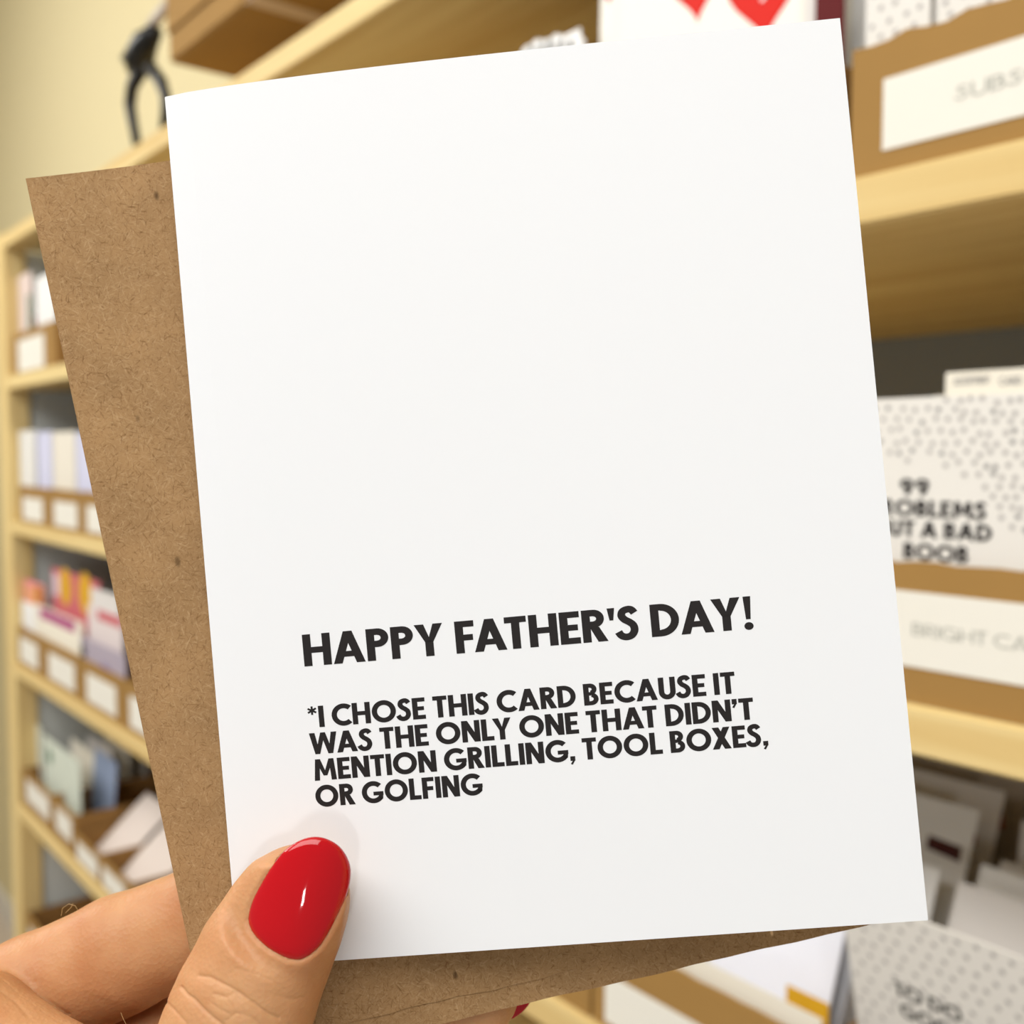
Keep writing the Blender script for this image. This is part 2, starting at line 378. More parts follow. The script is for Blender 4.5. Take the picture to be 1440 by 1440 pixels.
# ------------------------------------------------------------------ greeting cards in the bins
def tone(name, rgb): return mat('paper_' + name, s2l(rgb), .6, .25)
PW = tone('white', (242, 242, 240)); PC = tone('cream', (238, 232, 216)); PG = tone('grey', (226, 222, 218)); PL = tone('lilac', (214, 216, 240))
PP = tone('pink', (238, 150, 158)); PO = tone('peach', (240, 172, 128)); PM = tone('magenta', (176, 72, 130)); PY = tone('yellow', (222, 170, 40))
PR = tone('red', (216, 28, 12)); PDR = tone('dark_red', (92, 4, 10)); PGR = tone('green', (92, 128, 104)); PB = tone('blue_grey', (150, 164, 190)); PRU = tone('rust', (170, 84, 36)); PPU = tone('violet', (140, 124, 170)); PBK = tone('charcoal', (44, 38, 40)); PROSE = tone('rose', (206, 108, 116)); PMAR = tone('maroon', (70, 22, 16)); PDOT = tone('dot_grey', (180, 176, 172)); PDOT2 = tone('dot_dark', (150, 148, 146))

def card(x, y, z, w, h, m, label, group=None, roll=0.0, lean=0.0, yaw=0.0, t=.0011, name='greeting_card', cat='card'):
    """card standing on its bottom edge: origin bottom centre, faces -y; lean > 0 tips the top backwards"""
    M4 = Matrix.Translation((x, y, z + abs(math.sin(roll)) * w / 2)) @ Matrix.Rotation(yaw, 4, 'Z') @ Matrix.Rotation(-lean, 4, 'X') @ Matrix.Rotation(roll, 4, 'Y')
    o = MB().box(-w / 2, w / 2, -t / 2, t / 2, 0, h).build(name, m)
    o.matrix_world = M4
    return tag(o, label, cat, group)
def patch(o, name, m, polys, off=.0002, t=.0011):
    mb = MB()
    for q in polys: mb.poly([(a, -t / 2 - off, b) for a, b in q])
    return mb.build(name, m, o)
def circ(cx, cy, r, n=12): return [(cx + r * math.cos(2 * math.pi * k / n), cy + r * math.sin(2 * math.pi * k / n)) for k in range(n)]
def heart(cx, cy, s):
    out = []
    for k in range(28):
        t = 2 * math.pi * k / 28
        out.append((cx + s * math.sin(t) ** 3, cy + s * (13 * math.cos(t) - 5 * math.cos(2 * t) - 2 * math.cos(3 * t) - math.cos(4 * t)) / 15))
    return out
_dupn = {}
def row_of(x, ys, z, w, h, mats, label, group, lean=.05, jit=.004):
    base = None
    for i, y in enumerate(ys):
        mm = mats[i % len(mats)]
        o = card(x + rng.uniform(-jit, jit), y, z, w, h + rng.uniform(-.006, .004), mm, label, group, lean=lean + rng.uniform(-.02, .02), roll=rng.uniform(-.012, .012))

FL = .0035      # bin floor
# the dotted card with the lettering, middle right
c99 = card(-.2380, D0 + .0145, B2 + FL, .110, .1365, tone('pale_print', (230, 227, 220)), 'white dotted card reading 99 problems but a bad boob', lean=.03)
def pxl(o, px, py, t=.0011):
    """where the sight line through a measured point of the photograph meets the card's face (local x, z)"""
    M = o.matrix_world.inverted(); p0 = M @ Vector(CAM); d = M.to_3x3() @ Vector(ray(px, py)); k = (-t / 2 - p0.y) / d.y
    q = p0 + d * k; return q.x, q.z
dots = []; dots2 = []
for py_ in range(556, 800, 15):
    for k in range(17):
        x_ = 1196 + k * 18 + (py_ // 15 % 2) * 9 + rng.uniform(-4, 4); y_ = py_ + 4 + (x_ - 1240) * .02 + rng.uniform(-3.5, 3.5)
        lim = 648 if x_ < 1310 else 648 + (x_ - 1310) * .35 if x_ < 1350 else 662 + (x_ - 1350) * 1.15
        if y_ > lim: continue
        a, b = pxl(c99, x_, y_)
        if abs(a) > .0535 or b > .135: continue
        (dots2 if rng.random() < .2 else dots).append(circ(a, b, .00130, 10))
patch(c99, 'printed_dots', PDOT, dots)['kind'] = 'stuff'; patch(c99, 'printed_dots', PDOT2, dots2)['kind'] = 'stuff'
for s_, xa, xb, ya in (('99', 1265, 1307, 696), ('PROBLEMS', 1222, 1387, 727), ('BUT A BAD', 1234, 1395, 757), ('BOOB', 1270, 1362, 789)):
    a0 = pxl(c99, xa, ya)[0]; a1, zz = pxl(c99, xb, ya)[0], pxl(c99, (xa + xb) / 2, ya)[1]
    patch(c99, 'printed_text', INK, text_polys(s_, a0, a1, zz, .0076, w=.23))
div = card(-.1990, D0 + .0175, B2 + FL, .0950, .1370, PC, 'cream index divider with lettered tab behind the 99 problems card', lean=.03, name='index_divider')
t0, t1 = pxl(div, 1330, 524), pxl(div, 1330, 556)
tp = MB().box(t0[0], .0470, -.0004, .0004, .1365, t0[1]).build('divider_tab', PC, div)
mbt = MB()
for wd_, xa, xb in (('ASSORTMENT', 1341, 1391), ('CARD', 1405, 1437)):
    a0, zz = pxl(div, xa, 542); a1, _ = pxl(div, xb, 542)
    for q in text_polys(wd_, a0, a1, zz, .0036, w=.17): mbt.poly([(a, -.0006, b) for a, b in q])
mbt.build('handwriting', PDOT2, tp)
row_of(-.225, [D0 + .034 + .014 * k for k in range(6)], B2 + FL, .112, .122, [PW, PC, PW], 'plain white card behind the lettered index divider', 'cards behind the index divider')

# heart cards, upper shelf
hc_px = pxl
def heart_card(x, y, label, w=.128, lean=.02):
    o = card(x, y, B1 + FL, w, .176, tone('ivory', (244, 241, 232)), label, 'red heart cards', lean=lean)
    return o
hc = heart_card(-.3860, D0 + .020, 'ivory card with large red hearts above the card held up', w=.1365)
for hx, hy, hs in ((981, 33, 50), (1076, 60, 60)):      # heart tips as measured
    (a0, b0), (a1, _) = hc_px(hc, hx, hy), hc_px(hc, hx + hs, hy)
    k = a1 - a0
    patch(hc, 'printed_heart', PR, [heart(a0, b0 + k * 17 / 15, k)])
patch(hc, 'heart_highlight', PW, [circ(*hc_px(hc, 1073, -1), .0014)], off=.0004)
hb = heart_card(-.4090, D0 + .026, 'ivory card peeking out left behind the red heart card', w=.1365)
(a0, b0), (a1, _) = pxl(hb, 857, 5), pxl(hb, 871, 5)
patch(hb, 'printed_heart', PR, [heart(a0, b0 + (a1 - a0) * 17 / 15, a1 - a0)])
row_of(-.386, [D0 + .040 + .014 * k for k in range(4)], B1 + FL, .120, .125, [PC, PW], 'plain card standing behind the red heart cards', 'cards behind the heart cards')
rc = card(-.2995, D0 + .012, B1 + FL, .0160, .150, PDR, 'dark red card standing right of the heart cards')
gc_ = card(-.3125, D0 + .016, B1 + FL, .007, .146, PG, 'narrow grey card wedged between heart card and dark red card')
# dotted cards in the subscribe bin
def dotted(x, y, z, w, h, label, roll=0, lean=0, dens=.0080, lim=.0, yaw=0, words=None):
    o = card(x, y, z, w, h, tone('pale_print', (230, 227, 220)), label, roll=roll, lean=lean, yaw=yaw)
    dd = []; d2 = []
    nr, nc = int(h / dens * 1.15), int(w / dens)
    for r_ in range(nr):
        for c_ in range(nc):
            x_ = -w / 2 + .004 + c_ * dens + (r_ % 2) * dens * .5 + rng.uniform(-.001, .001); z_ = h - .004 - r_ * dens * .86 + rng.uniform(-.001, .001)
            if x_ > w / 2 - .002 or z_ < .003: continue
            if lim and z_ < lim + max(0, -(x_) * 0.35 - .000) * 0 + (0.0 if abs(x_) > w * .30 else .012): 
                if abs(x_ + .004) < w * .30: continue
            (d2 if rng.random() < .16 else dd).append(circ(x_, z_, .00135, 10))
    patch(o, 'printed_dots', PDOT, dd + d2)['kind'] = 'stuff'
    return o
dotted(-.2620, D0 + .0095, B1 + FL, .032, .140, 'first grey dotted white card above the cream label')
dotted(-.2285, D0 + .0115, B1 + FL, .032, .140, 'second grey dotted white card, left of the yellow edged card')
yc = card(-.2095, D0 + .012, B1 + FL, .004, .140, tone('pale_yellow', (240, 224, 140)), 'thin pale yellow card edge between the dotted card and white card')
card(-.1800, D0 + .012, B1 + FL, .052, .140, PW, 'plain white card at the right end of the upper bin', lean=0)
row_of(-.215, [D0 + .040 + .02 * k for k in range(4)], B1 + FL, .11, .128, [PW, PC], 'plain card behind the dotted cards of the upper bin', 'cards behind the upper dotted cards')
# scalloped lace card left of the hearts
def lace(x, y, z, label):
    h = at(775, 50, y)[2] - z - .004
    o = card(x, y, z, .084, h, PW, label)
    for k in range(9):
        zz = h - .002 - .0014 * abs(k - 4) ** 1.3 + .0012 * math.sin(k * 2.3)
        MB().tube([(-.038 + k * .0095, -.0012, zz), (-.038 + k * .0095, .0012, zz)], .0074, 14).build('scallop', PW, o)
    return o
lace(-.5280, D0 + .020, B1 + FL, 'white card with scalloped lace edge left of the heart cards')
bin_box(-.6200, -.4840, B1, .0560, 'kraft bin under the white scalloped card on the upper shelf', None)

# lower right: dotted to-do card and piles behind it
td = dotted(-.2270, D0 + .0405, B3 + FL, .110, .1405, 'large white dotted card with black to do lettering, lower right', lean=-.23, lim=.075)
for s_, xc, wd, zz in (('TO DO', -.014, .034, .0930), ('GOOD', -.012, .034, .0820)):
    patch(td, 'printed_text', mat('grey_black_ink', s2l((70, 70, 66)), .6, .2), text_polys(s_, xc - wd / 2, xc + wd / 2, zz, .0078, w=.2))

# piles behind the to do card (right bin of the third shelf)
row_of(-.2255, [D0 + .066, D0 + .090, D0 + .114], B3 + FL, .108, .128, [PG, PW, tone('light_grey', (228, 226, 224))], 'pale card leaning back behind the dotted to do card', 'leaning cards behind the to do card', lean=.45, jit=.001)
row_of(-.2255, [D0 + .165 + .03 * k for k in range(3)], B3 + FL, .104, .132, [PG, tone('taupe', (178, 168, 156))], 'grey card near the back of the lower right bin', 'cards at the back of the lower right bin', lean=.2, jit=.001)
mk = card(-.3710, D0 + .122, B3 + FL, .146, .146, PW, 'white card with a dark maroon block, in the blank label bin', lean=.42)
patch(mk, 'printed_block', PMAR, [[pxl(mk, 1302, 1192), pxl(mk, 1350, 1213), pxl(mk, 1353, 1192), pxl(mk, 1306, 1174)]])
gk = card(-.3710, D0 + .156, B3 + FL, .146, .150, PG, 'grey card with a small brick red stamp, behind the maroon block card', lean=.40)
patch(gk, 'printed_stamp', tone('brick', (150, 58, 30)), [[pxl(gk, 1348, 1182), pxl(gk, 1372, 1190), pxl(gk, 1374, 1174), pxl(gk, 1352, 1167)]])
ru = card(-.3710, D0 + .196, B3 + FL, .146, .158, tone('taupe', (178, 168, 156)), 'taupe card with rust patch standing deep in the blank label bin', lean=.36)
patch(ru, 'printed_patch', PRU, [[pxl(ru, 1378, 1158), pxl(ru, 1412, 1168), pxl(ru, 1412, 1146), pxl(ru, 1382, 1138)]])
# bin with the blank label below the envelope
cr = card(-.3720, D0 + .0120, B3 + FL, .156, .0640, PC, 'low cream divider just behind the blank label bin front', lean=0)
card(-.3600, D0 + .0400, B3 + FL, .084, .090, tone('bluish_white', (236, 238, 248)), 'bluish white envelope in the blank label bin', lean=.34, name='envelope', cat='envelope')
card(-.3600, D0 + .0480, B3 + FL, .094, .096, tone('mid_grey', (176, 178, 184)), 'grey card framing the bluish white envelope from behind', lean=.34)
card(-.3130, D0 + .0270, B3 + FL, .026, .064, PY, 'yellow card edge low beside the bluish white envelope', lean=0)
card(-.3710, D0 + .088, B3 + FL, .146, .118, PW, 'white card between the grey framing card and the maroon block card', lean=.42)
row_of(-.540, [D0 + .03 + .03 * k for k in range(4)], B3 + FL, .130, .090, [PC, PW], 'pale card in the plain bin right of the red lower fingernail', 'cards in the plain bin', lean=.2)

def stand(pl, pr, pt, Y, zf, m, label, group=None, **k):
    """card whose visible top edge lies at pixel height pt between pl and pr, standing at depth Y"""
    a, b = at(pl, pt, Y), at(pr, pt, Y); mid = at((pl + pr) / 2, pt, Y)
    return card((a[0] + b[0]) / 2, Y, zf, b[0] - a[0], mid[2] - zf, m, label, group, **k), b[0] - a[0], mid[2] - zf
# first row at the far left
zf = B1 + FL
o, w, h = stand(24, 44, 386, .452, zf, tone('pale_rose', (226, 208, 200)), 'pale rose card with green stripe in the topmost left bin')
patch(o, 'printed_stripe', PGR, [[(w * .16, .02), (w * .46, .02), (w * .46, h * .78), (w * .24, h * .78)]])
o, w, h = stand(42, 78, 388, .458, zf, PW, 'white card with red corner in the topmost left bin')
patch(o, 'printed_corner', tone('coral', (214, 122, 104)), [[(-w * .48, .02), (-w * .1, .02), (-w * .30, h * .62), (-w * .48, h * .62)]])
row_of(-1.72, [.50 + .03 * k for k in range(4)], zf, .16, .12, [PC, PW], 'plain card deeper in the topmost left bin', 'cards deeper in the topmost left bin')
# second row
zf = B2 + FL
for pl, pr, pt, mm, lb in ((14, 52, 606, tone('soft_white', (232, 231, 226)), 'soft white card nearest the post, second row'), (50, 74, 607, PL, 'pale lilac card right of the soft white card, second row'),
                           (73, 107, 607, tone('warm_white', (236, 230, 216)), 'warm white card in the middle, second row'), (106, 136, 608, PL, 'pale lilac card touching the brown envelope edge, second row')):
    stand(pl, pr, pt, .447, zf, mm, lb)
# third row, colourful
zf = B3 + FL
o, w, h = stand(18, 62, 815, .450, zf, PP, 'pink card with peach and orange panels, nearest the post')
patch(o, 'printed_panel', PO, [[(-w * .02, .01), (w * .22, .01), (w * .22, h * .93), (-w * .02, h * .93)]]); patch(o, 'printed_panel', tone('orange', (196, 124, 56)), [[(w * .22, .01), (w * .47, .01), (w * .47, h * .97), (w * .22, h * .97)]])
o, w, h = stand(74, 140, 808, .456, zf, PROSE, 'rose card with two round yellow flowers')
patch(o, 'printed_flower', PY, [circ(-w * .20, h * .86, .030, 16)]); patch(o, 'printed_flower', PY, [circ(w * .22, h * .86, .032, 16)]); patch(o, 'printed_panel', tone('pale_pink', (226, 200, 212)), [[(-w * .48, h * .75), (-w * .34, h * .75), (-w * .34, h * .95), (-w * .48, h * .95)]])
stand(24, 58, 848, .444, zf, PW, 'white card in front of the pink card')
stand(128, 168, 832, .452, zf, PG, 'grey card right of the rose flower card')
o, w, h = stand(124, 172, 858, .447, zf, tone('pale_coral', (228, 216, 214)), 'pale card with coral band near the brown envelope')
patch(o, 'printed_band', PROSE, [[(-w * .2, h * .88), (w * .49, h * .88), (w * .49, h * .98), (-w * .2, h * .98)]])
o, w, h = stand(50, 116, 862, .441, zf, PC, 'cream card with a magenta band across its top')
patch(o, 'printed_band', PM, [[(-w * .38, h * .82), (w * .36, h * .82), (w * .36, h * .97), (-w * .38, h * .97)]])
stand(62, 120, 893, .4385, zf, PC, 'low cream card under the magenta banded card')
o, w, h = stand(114, 176, 908, .4385, zf, tone('mauve_grey', (176, 166, 180)), 'mauve grey card with a violet foot, third row')
patch(o, 'printed_band', PPU, [[(0, .03), (w * .49, .03), (w * .49, h * .6), (0, h * .75)]])
for X_ in (-1.792, -1.623, -1.4295, -1.2405):
    row_of(X_, [.53 + .04 * j for j in range(4)], zf, .125, .105, [PW, PC, PP], 'plain card at the back of the pink and orange row', 'cards at the back of the pink and orange row', lean=.1)
# fourth row
zf = B4 + FL
o, w, h = stand(29, 58, 1012, .462, zf, tone('mint_white', (220, 226, 214)), 'pale mint card in the bin nearest the post, fourth row')
o, w, h = stand(62, 112, 1052, .452, zf, tone('green_white', (214, 222, 208)), 'pale green white card with a small green leaf, fourth row')
patch(o, 'printed_leaf', PGR, [[(-w * .40, h * .72), (-w * .28, h * .68), (-w * .24, h * .82), (-w * .36, h * .90)]])
card(-1.6225, .487, B4 + FL, .106, .128, PB, 'blue grey card in the second bin, fourth row', lean=.1)
for n_, (X_, w_) in enumerate(((-1.5045, .100), (-1.3865, .108), (-1.257, .108))):
    nth = ('third', 'fourth', 'fifth')[n_]
    card(X_, .450, B4 + FL, w_, .118, tone('rosy_white', (228, 216, 208)), 'rosy white card lying far back in the ' + nth + ' bin, fourth row', lean=.85)
    card(X_, .560, B4 + FL, w_ * .95, .135, PB, 'blue grey card behind the lying rosy card of the ' + nth + ' bin, fourth row', lean=.40)
row_of(-1.77, [.50 + .03 * k for k in range(4)], zf, .13, .115, [PC, PG], 'plain card deeper in the bin nearest the post, fourth row', 'cards deeper in the fourth row bin')

# ------------------------------------------------------------------ on top of the unit, left
B0 = TOPS[0] + .0003
zb = ZC + .4264
big = empty('storage_box', Matrix.Translation((-.80, D0 + .002, zb)), 'large brown cardboard box on top of the shelving unit, overhanging left', 'box')
bx0, bx1, by1 = -1.128 + .80, -.44 + .80, .36
MB().box(bx0, bx1, 0, by1, 0, .25).build('box_body', CBOARD, big, bevel=.002)
MB().box(bx0 + .002, bx1 - .002, -.0032, -.0004, .030, .16).build('front_flap', CBOARD, big, bevel=.0006)
tapem = mat('packing_tape', s2l((206, 182, 160)), .35, .5)
r_ = ray(387, 0); yx = r_[0] / r_[2] * .4264
MB().box(yx + .80 - .024, yx + .80 + .0, .0, by1, -.0006, -.0001).build('packing_tape', tapem, big)
for x0 in (-.735, -.60):
    bin_box(x0, x0 + .130, B0, zb - B0 - .0006, 'kraft bin carrying the large box on top of the unit', None, y0=D0 + .03, depth=.32)
blk = mat('black_plastic', (.006, .006, .006), .35, .4)
gm = mat('grey_metal', s2l((200, 190, 180)), .4, .5)
Yc = .462
def cp(x, y): return Vector(at(x, y, Yc))
base = Vector((at(205, 200, Yc)[0], Yc, B0))
cl = empty('spring_clamp', Matrix.Translation(base), 'black spring clamp with two curved handles beside the large cardboard box', 'clamp')
def loc(*pts): return [p - base for p in pts]
foot = lambda x: Vector((at(x, 196, Yc)[0], Yc, B0 + .007))
MB().tube(loc(*[Vector(v) for v in [foot(196), cp(187, 172), cp(183, 148), cp(186, 122), cp(198, 98)]]), [.005, .0065, .0075, .008, .009], 10).build('handle', blk, cl, smooth=True)
MB().tube(loc(*[Vector(v) for v in [foot(228), cp(233, 158), cp(233, 135), cp(226, 114), cp(212, 96)]]), [.005, .006, .0065, .008, .009], 10).build('handle', blk, cl, smooth=True)
MB().tube(loc(cp(190, 100), cp(196, 82), cp(204, 60), cp(218, 44)), [.012, .019, .016, .009], 12).build('jaw', blk, cl, smooth=True)
MB().tube(loc(cp(176, 82), cp(192, 84)), [.006, .009], 10).build('jaw_screw', blk, cl, smooth=True)
MB().tube(loc(cp(210, 40), cp(224, 22), cp(236, 4)), [.006, .007, .005], 10).build('jaw_pad', gm, cl, smooth=True)

# ------------------------------------------------------------------ the card held up
def cw(v): return v[0] * RT + v[1] * UP + v[2] * FW      # camera frame -> world direction
CT = np.array([-0.05587955, 0.06700956, 0.16522905])
cex = np.array([0.99251142, 0.09117949, -0.05542487]); cex /= np.linalg.norm(cex)
cey = np.array([-0.08376063, 0.9981007, 0.01808718]); cey -= cex * (cex @ cey); cey /= np.linalg.norm(cey)
wx, wy = cw(cex), cw(cey); wz = np.cross(wx, wy); wt = CAM + cw(CT)
CM = Matrix.Identity(4)
for i in range(3): CM[i][0], CM[i][1], CM[i][2], CM[i][3] = wx[i], wy[i], wz[i], wt[i]
CWD, CHT = .10750, .13990
def bow(x, y):
    u = min(max(x / CWD, 0), 1); v = min(max(-y / CHT, 0), 1)
    return .0019 * math.sin(math.pi * u ** .62) * (1 - v) ** 1.2
gcd = empty('greeting_card', CM, 'white folded Father\'s Day card with bold black lettering, held in the foreground', 'card')
paper = mat('white_card_paper', (.865, .882, .905), .5, .35)
def sheet(name, x0, x1, y0, y1, zfun, t, m, parent, n=28):
    V = []; F = []
    for s_ in (0, 1):
        for j in range(n + 1):
            for i in range(n + 1):
                x = x0 + (x1 - x0) * i / n; y = y0 + (y1 - y0) * j / n
                V.append((x, y, zfun(x, y) - s_ * t))
    N = (n + 1) ** 2; idx = lambda i, j: j * (n + 1) + i
    for j in range(n):
        for i in range(n):
            q = (idx(i, j), idx(i + 1, j), idx(i + 1, j + 1), idx(i, j + 1))
            F.append(q[::-1]); F.append(tuple(N + k for k in q))
    for k in range(n):
        for a, b_ in ((idx(k, 0), idx(k + 1, 0)), (idx(k + 1, n), idx(k, n)), (idx(0, k + 1), idx(0, k)), (idx(n, k), idx(n, k + 1))):
            F.append((a, b_, N + b_, N + a))
    o = me_obj(name, V, F, m, parent)
    bm = bmesh.new(); bm.from_mesh(o.data); bmesh.ops.recalc_face_normals(bm, faces=bm.faces); bm.to_mesh(o.data); bm.free()
    return o
sheet('front_panel', 0, CWD, -CHT, 0, bow, .0003, paper, gcd)
sheet('back_panel', .0002, CWD + .00012, -CHT, 0, lambda x, y: bow(x, y) * .98 - .00042 - .0004 * (x / CWD), .0003, paper, gcd)
MB().tube([(0.00005, 0, -.00035), (0.00005, -CHT, -.00035)], .00034, 8).build('fold', paper, gcd)
for s_, x0, x1, top, bot in (("HAPPY FATHER'S DAY!", 14.68, 85.4, 88.2, 93.25), ('*I CHOSE THIS CARD BECAUSE IT', 14.45, 81.75, 99.62, 103.0), ('WAS THE ONLY ONE THAT DIDN\u2019T', 14.40, 84.2, 103.85, 107.22),
                             ('MENTION GRILLING, TOOL BOXES,', 14.70, 85.95, 108.03, 111.40), ('OR GOLFING', 14.55, 41.2, 112.2, 115.55)):
    mb = MB()
    for q in text_polys(s_, x0 / 1000, x1 / 1000, -bot / 1000, (bot - top) / 1000, w=.222):
        mb.poly([(a, b_, bow(a, b_) + .00003) for a, b_ in q])
    t_ = mb.build('printed_text', INK, gcd)
    me = t_.data
    bm = bmesh.new(); bm.from_mesh(me)
    for f in bm.faces:
        if f.normal.z < 0: f.normal_flip()
    bm.to_mesh(me); bm.free()

# ------------------------------------------------------------------ kraft envelope behind it
q4 = [camp(35, 250, .1675), camp(1003, 110, .1785), camp(1255, 1294, .1735), camp(303.8, 1513, .1645)]
E0 = q4[0]; evx = q4[1] - q4[0]; evx /= np.linalg.norm(evx)
evz = np.cross(evx, q4[0] - q4[3]); evz /= np.linalg.norm(evz); evy = np.cross(evz, evx)
EM = Matrix.Identity(4)
for i in range(3): EM[i][0], EM[i][1], EM[i][2], EM[i][3] = evx[i], evy[i], evz[i], E0[i]
env = empty('kraft_envelope', EM, 'brown kraft paper envelope held behind the white card', 'envelope')
ql = [np.array([(p - E0) @ evx, (p - E0) @ evy, (p - E0) @ evz]) for p in q4]
def envp(u, v):
    p = ql[0] * (1 - u) * (1 - v) + ql[1] * u * (1 - v) + ql[2] * u * v + ql[3] * (1 - u) * v
    p = p.copy()
    c = max(0, 1 - u / .32) ** 2 * max(0, 1 - v / .5) ** 2
    p[2] -= .0012 * math.sin(math.pi * min(1, u / .35)) * (1 - v)        # slight dip of the top edge near the corner
    p[1] += .0000
    return p
def env_sheet(name, u0, u1, v0, vf, dz, t, m, n=40):
    V = []; F = []
    for s_ in (0, 1):
        for j in range(n + 1):
            for i in range(n + 1):
                u = u0 + (u1 - u0) * i / n; v = v0 + (vf(u) - v0) * j / n
                p = envp(u, v); V.append((p[0], p[1], p[2] + dz - s_ * t))
    N = (n + 1) ** 2; idx = lambda i, j: j * (n + 1) + i
    for j in range(n):
        for i in range(n):
            q = (idx(i, j), idx(i, j + 1), idx(i + 1, j + 1), idx(i + 1, j)); F.append(q); F.append(tuple(N + k for k in q[::-1]))
    for k in range(n):
        for a, b_ in ((idx(k, 0), idx(k + 1, 0)), (idx(k + 1, n), idx(k, n)), (idx(0, k + 1), idx(0, k)), (idx(n, k), idx(n, k + 1))):
            F.append((a, b_, N + b_, N + a))
    o = me_obj(name, V, F, m, env)
    bm = bmesh.new(); bm.from_mesh(o.data); bmesh.ops.recalc_face_normals(bm, faces=bm.faces); bm.to_mesh(o.data); bm.free()
    return o
env_sheet('back_sheet', 0, 1, 0, lambda u: 1 + 0.0005 * math.sin(u * 23) + .0004 * math.sin(u * 61), -.00028, .00018, KRAFT)
env_sheet('front_sheet', .002, 1, 0.0008, lambda u: .9755 + .0010 * math.sin(u * 31 + 1) + .0008 * math.sin(u * 83), 0, .00022, KRAFT)

# ------------------------------------------------------------------ the hand (one continuous surface)
def skin_mat():
    M = bpy.data.materials.new('skin'); M.use_nodes = True; nt = M.node_tree; b = nt.nodes['Principled BSDF']; L = nt.links.new
    tc = nt.nodes.new('ShaderNodeTexCoord')
    def noise(s_, d=3):
        n = nt.nodes.new('ShaderNodeTexNoise'); n.inputs['Scale'].default_value = s_; n.inputs['Detail'].default_value = d
        L(tc.outputs['Object'], n.inputs['Vector']); return n.outputs['Fac']
    r = nt.nodes.new('ShaderNodeValToRGB'); e = r.color_ramp.elements
    e[0].position = .35; e[0].color = (*s2l((184, 124, 80)), 1); e[1].position = .65; e[1].color = (*s2l((202, 152, 107)), 1)
    L(noise(70, 3), r.inputs[0]); L(r.outputs[0], b.inputs['Base Color'])
    b.inputs['Roughness'].default_value = .48; b.inputs['Specular IOR Level'].default_value = .35
    b.inputs['Subsurface Weight'].default_value = .35; b.inputs['Subsurface Radius'].default_value = (1.0, .35, .18); b.inputs['Subsurface Scale'].default_value = .0022
    v = nt.nodes.new('ShaderNodeTexVoronoi'); v.inputs['Scale'].default_value = 1500; L(tc.outputs['Object'], v.inputs['Vector'])
    ad = nt.nodes.new('ShaderNodeMath'); ad.operation = 'ADD'; L(v.outputs['Distance'], ad.inputs[0]); L(noise(900, 4), ad.inputs[1])
    bp = nt.nodes.new('ShaderNodeBump'); bp.inputs['Strength'].default_value = .38; bp.inputs['Distance'].default_value = .00014
    L(ad.outputs[0], bp.inputs['Height']); L(bp.outputs[0], b.inputs['Normal'])
    return M
SKIN = skin_mat()
# camera frame millimetres: x right, y up, z away
def cj(px, py, z, r): return ((px - 720) / 1440 * z, -(py - 720) / 1440 * z, z, r)
ZS = 1.22       # digits are a little flatter front to back
chains = dict(
    thumb=[cj(425, 1256, 154.9, 6.9), cj(413, 1268, 154.6, 8.1), cj(400, 1292, 154.2, 9.0), cj(372, 1345, 153.4, 9.75), cj(345, 1408, 152.2, 10.3), cj(328, 1450, 151.6, 10.35), cj(290, 1550, 152, 11.2), cj(205, 1690, 155, 13.5), cj(80, 1850, 160, 17)],
    index=[cj(-110, 1480, 171, 11.5), cj(50, 1402, 174.2, 10.3), cj(170, 1342, 175.8, 9.8), cj(300, 1288, 176.3, 9.2), cj(430, 1250, 176, 8.3), cj(540, 1240, 175, 7.3)],
    web=[cj(-190, 1450, 168, 13), cj(-45, 1462, 161.5, 10.2), cj(60, 1542, 156, 10.6), cj(160, 1640, 155, 13)],
    middle=[cj(-130, 1620, 181, 11.5), cj(212, 1470, 182, 9.8), cj(420, 1458, 178, 8.9), cj(560, 1418, 177, 8.2), cj(671, 1398, 176, 7.1)],
    ring=[cj(-150, 1760, 183, 11), cj(190, 1700, 184, 9.2), cj(400, 1640, 183, 8.6), cj(530, 1600, 182, 7.8), cj(610, 1585, 181, 6.9)],
    pinky=[cj(-170, 1890, 182, 10), cj(120, 1850, 185, 8.2), cj(290, 1800, 185, 7.5), cj(400, 1770, 184, 6.2)],
    palm1=[cj(-110, 1490, 172, 12), cj(-330, 1900, 176, 17), cj(-420, 2250, 178, 20)],
    palm2=[cj(-140, 1640, 180, 13), cj(-330, 1950, 180, 17), cj(-430, 2300, 178, 20)],
    palm3=[cj(-170, 1850, 182, 13), cj(-320, 2080, 182, 17), cj(-420, 2330, 178, 20)],
    heel=[cj(80, 1850, 162, 17), cj(-180, 2080, 170, 19), cj(-400, 2330, 178, 20)])
H = .42
allj = np.array([j for c in chains.values() for j in c])
lo = (allj[:, :3] - allj[:, 3:4]).min(0) - 3; hi = (allj[:, :3] + allj[:, 3:4]).max(0) + 3
dims = np.ceil((hi - lo) / H).astype(int) + 1
SDF = np.full(dims, 30.0, np.float32)
gx = [lo[i] + H * np.arange(dims[i]) for i in range(3)]
def smin(a, b, k):
    h = np.clip(.5 + .5 * (b - a) / k, 0, 1); return b + (a - b) * h - k * h * (1 - h)
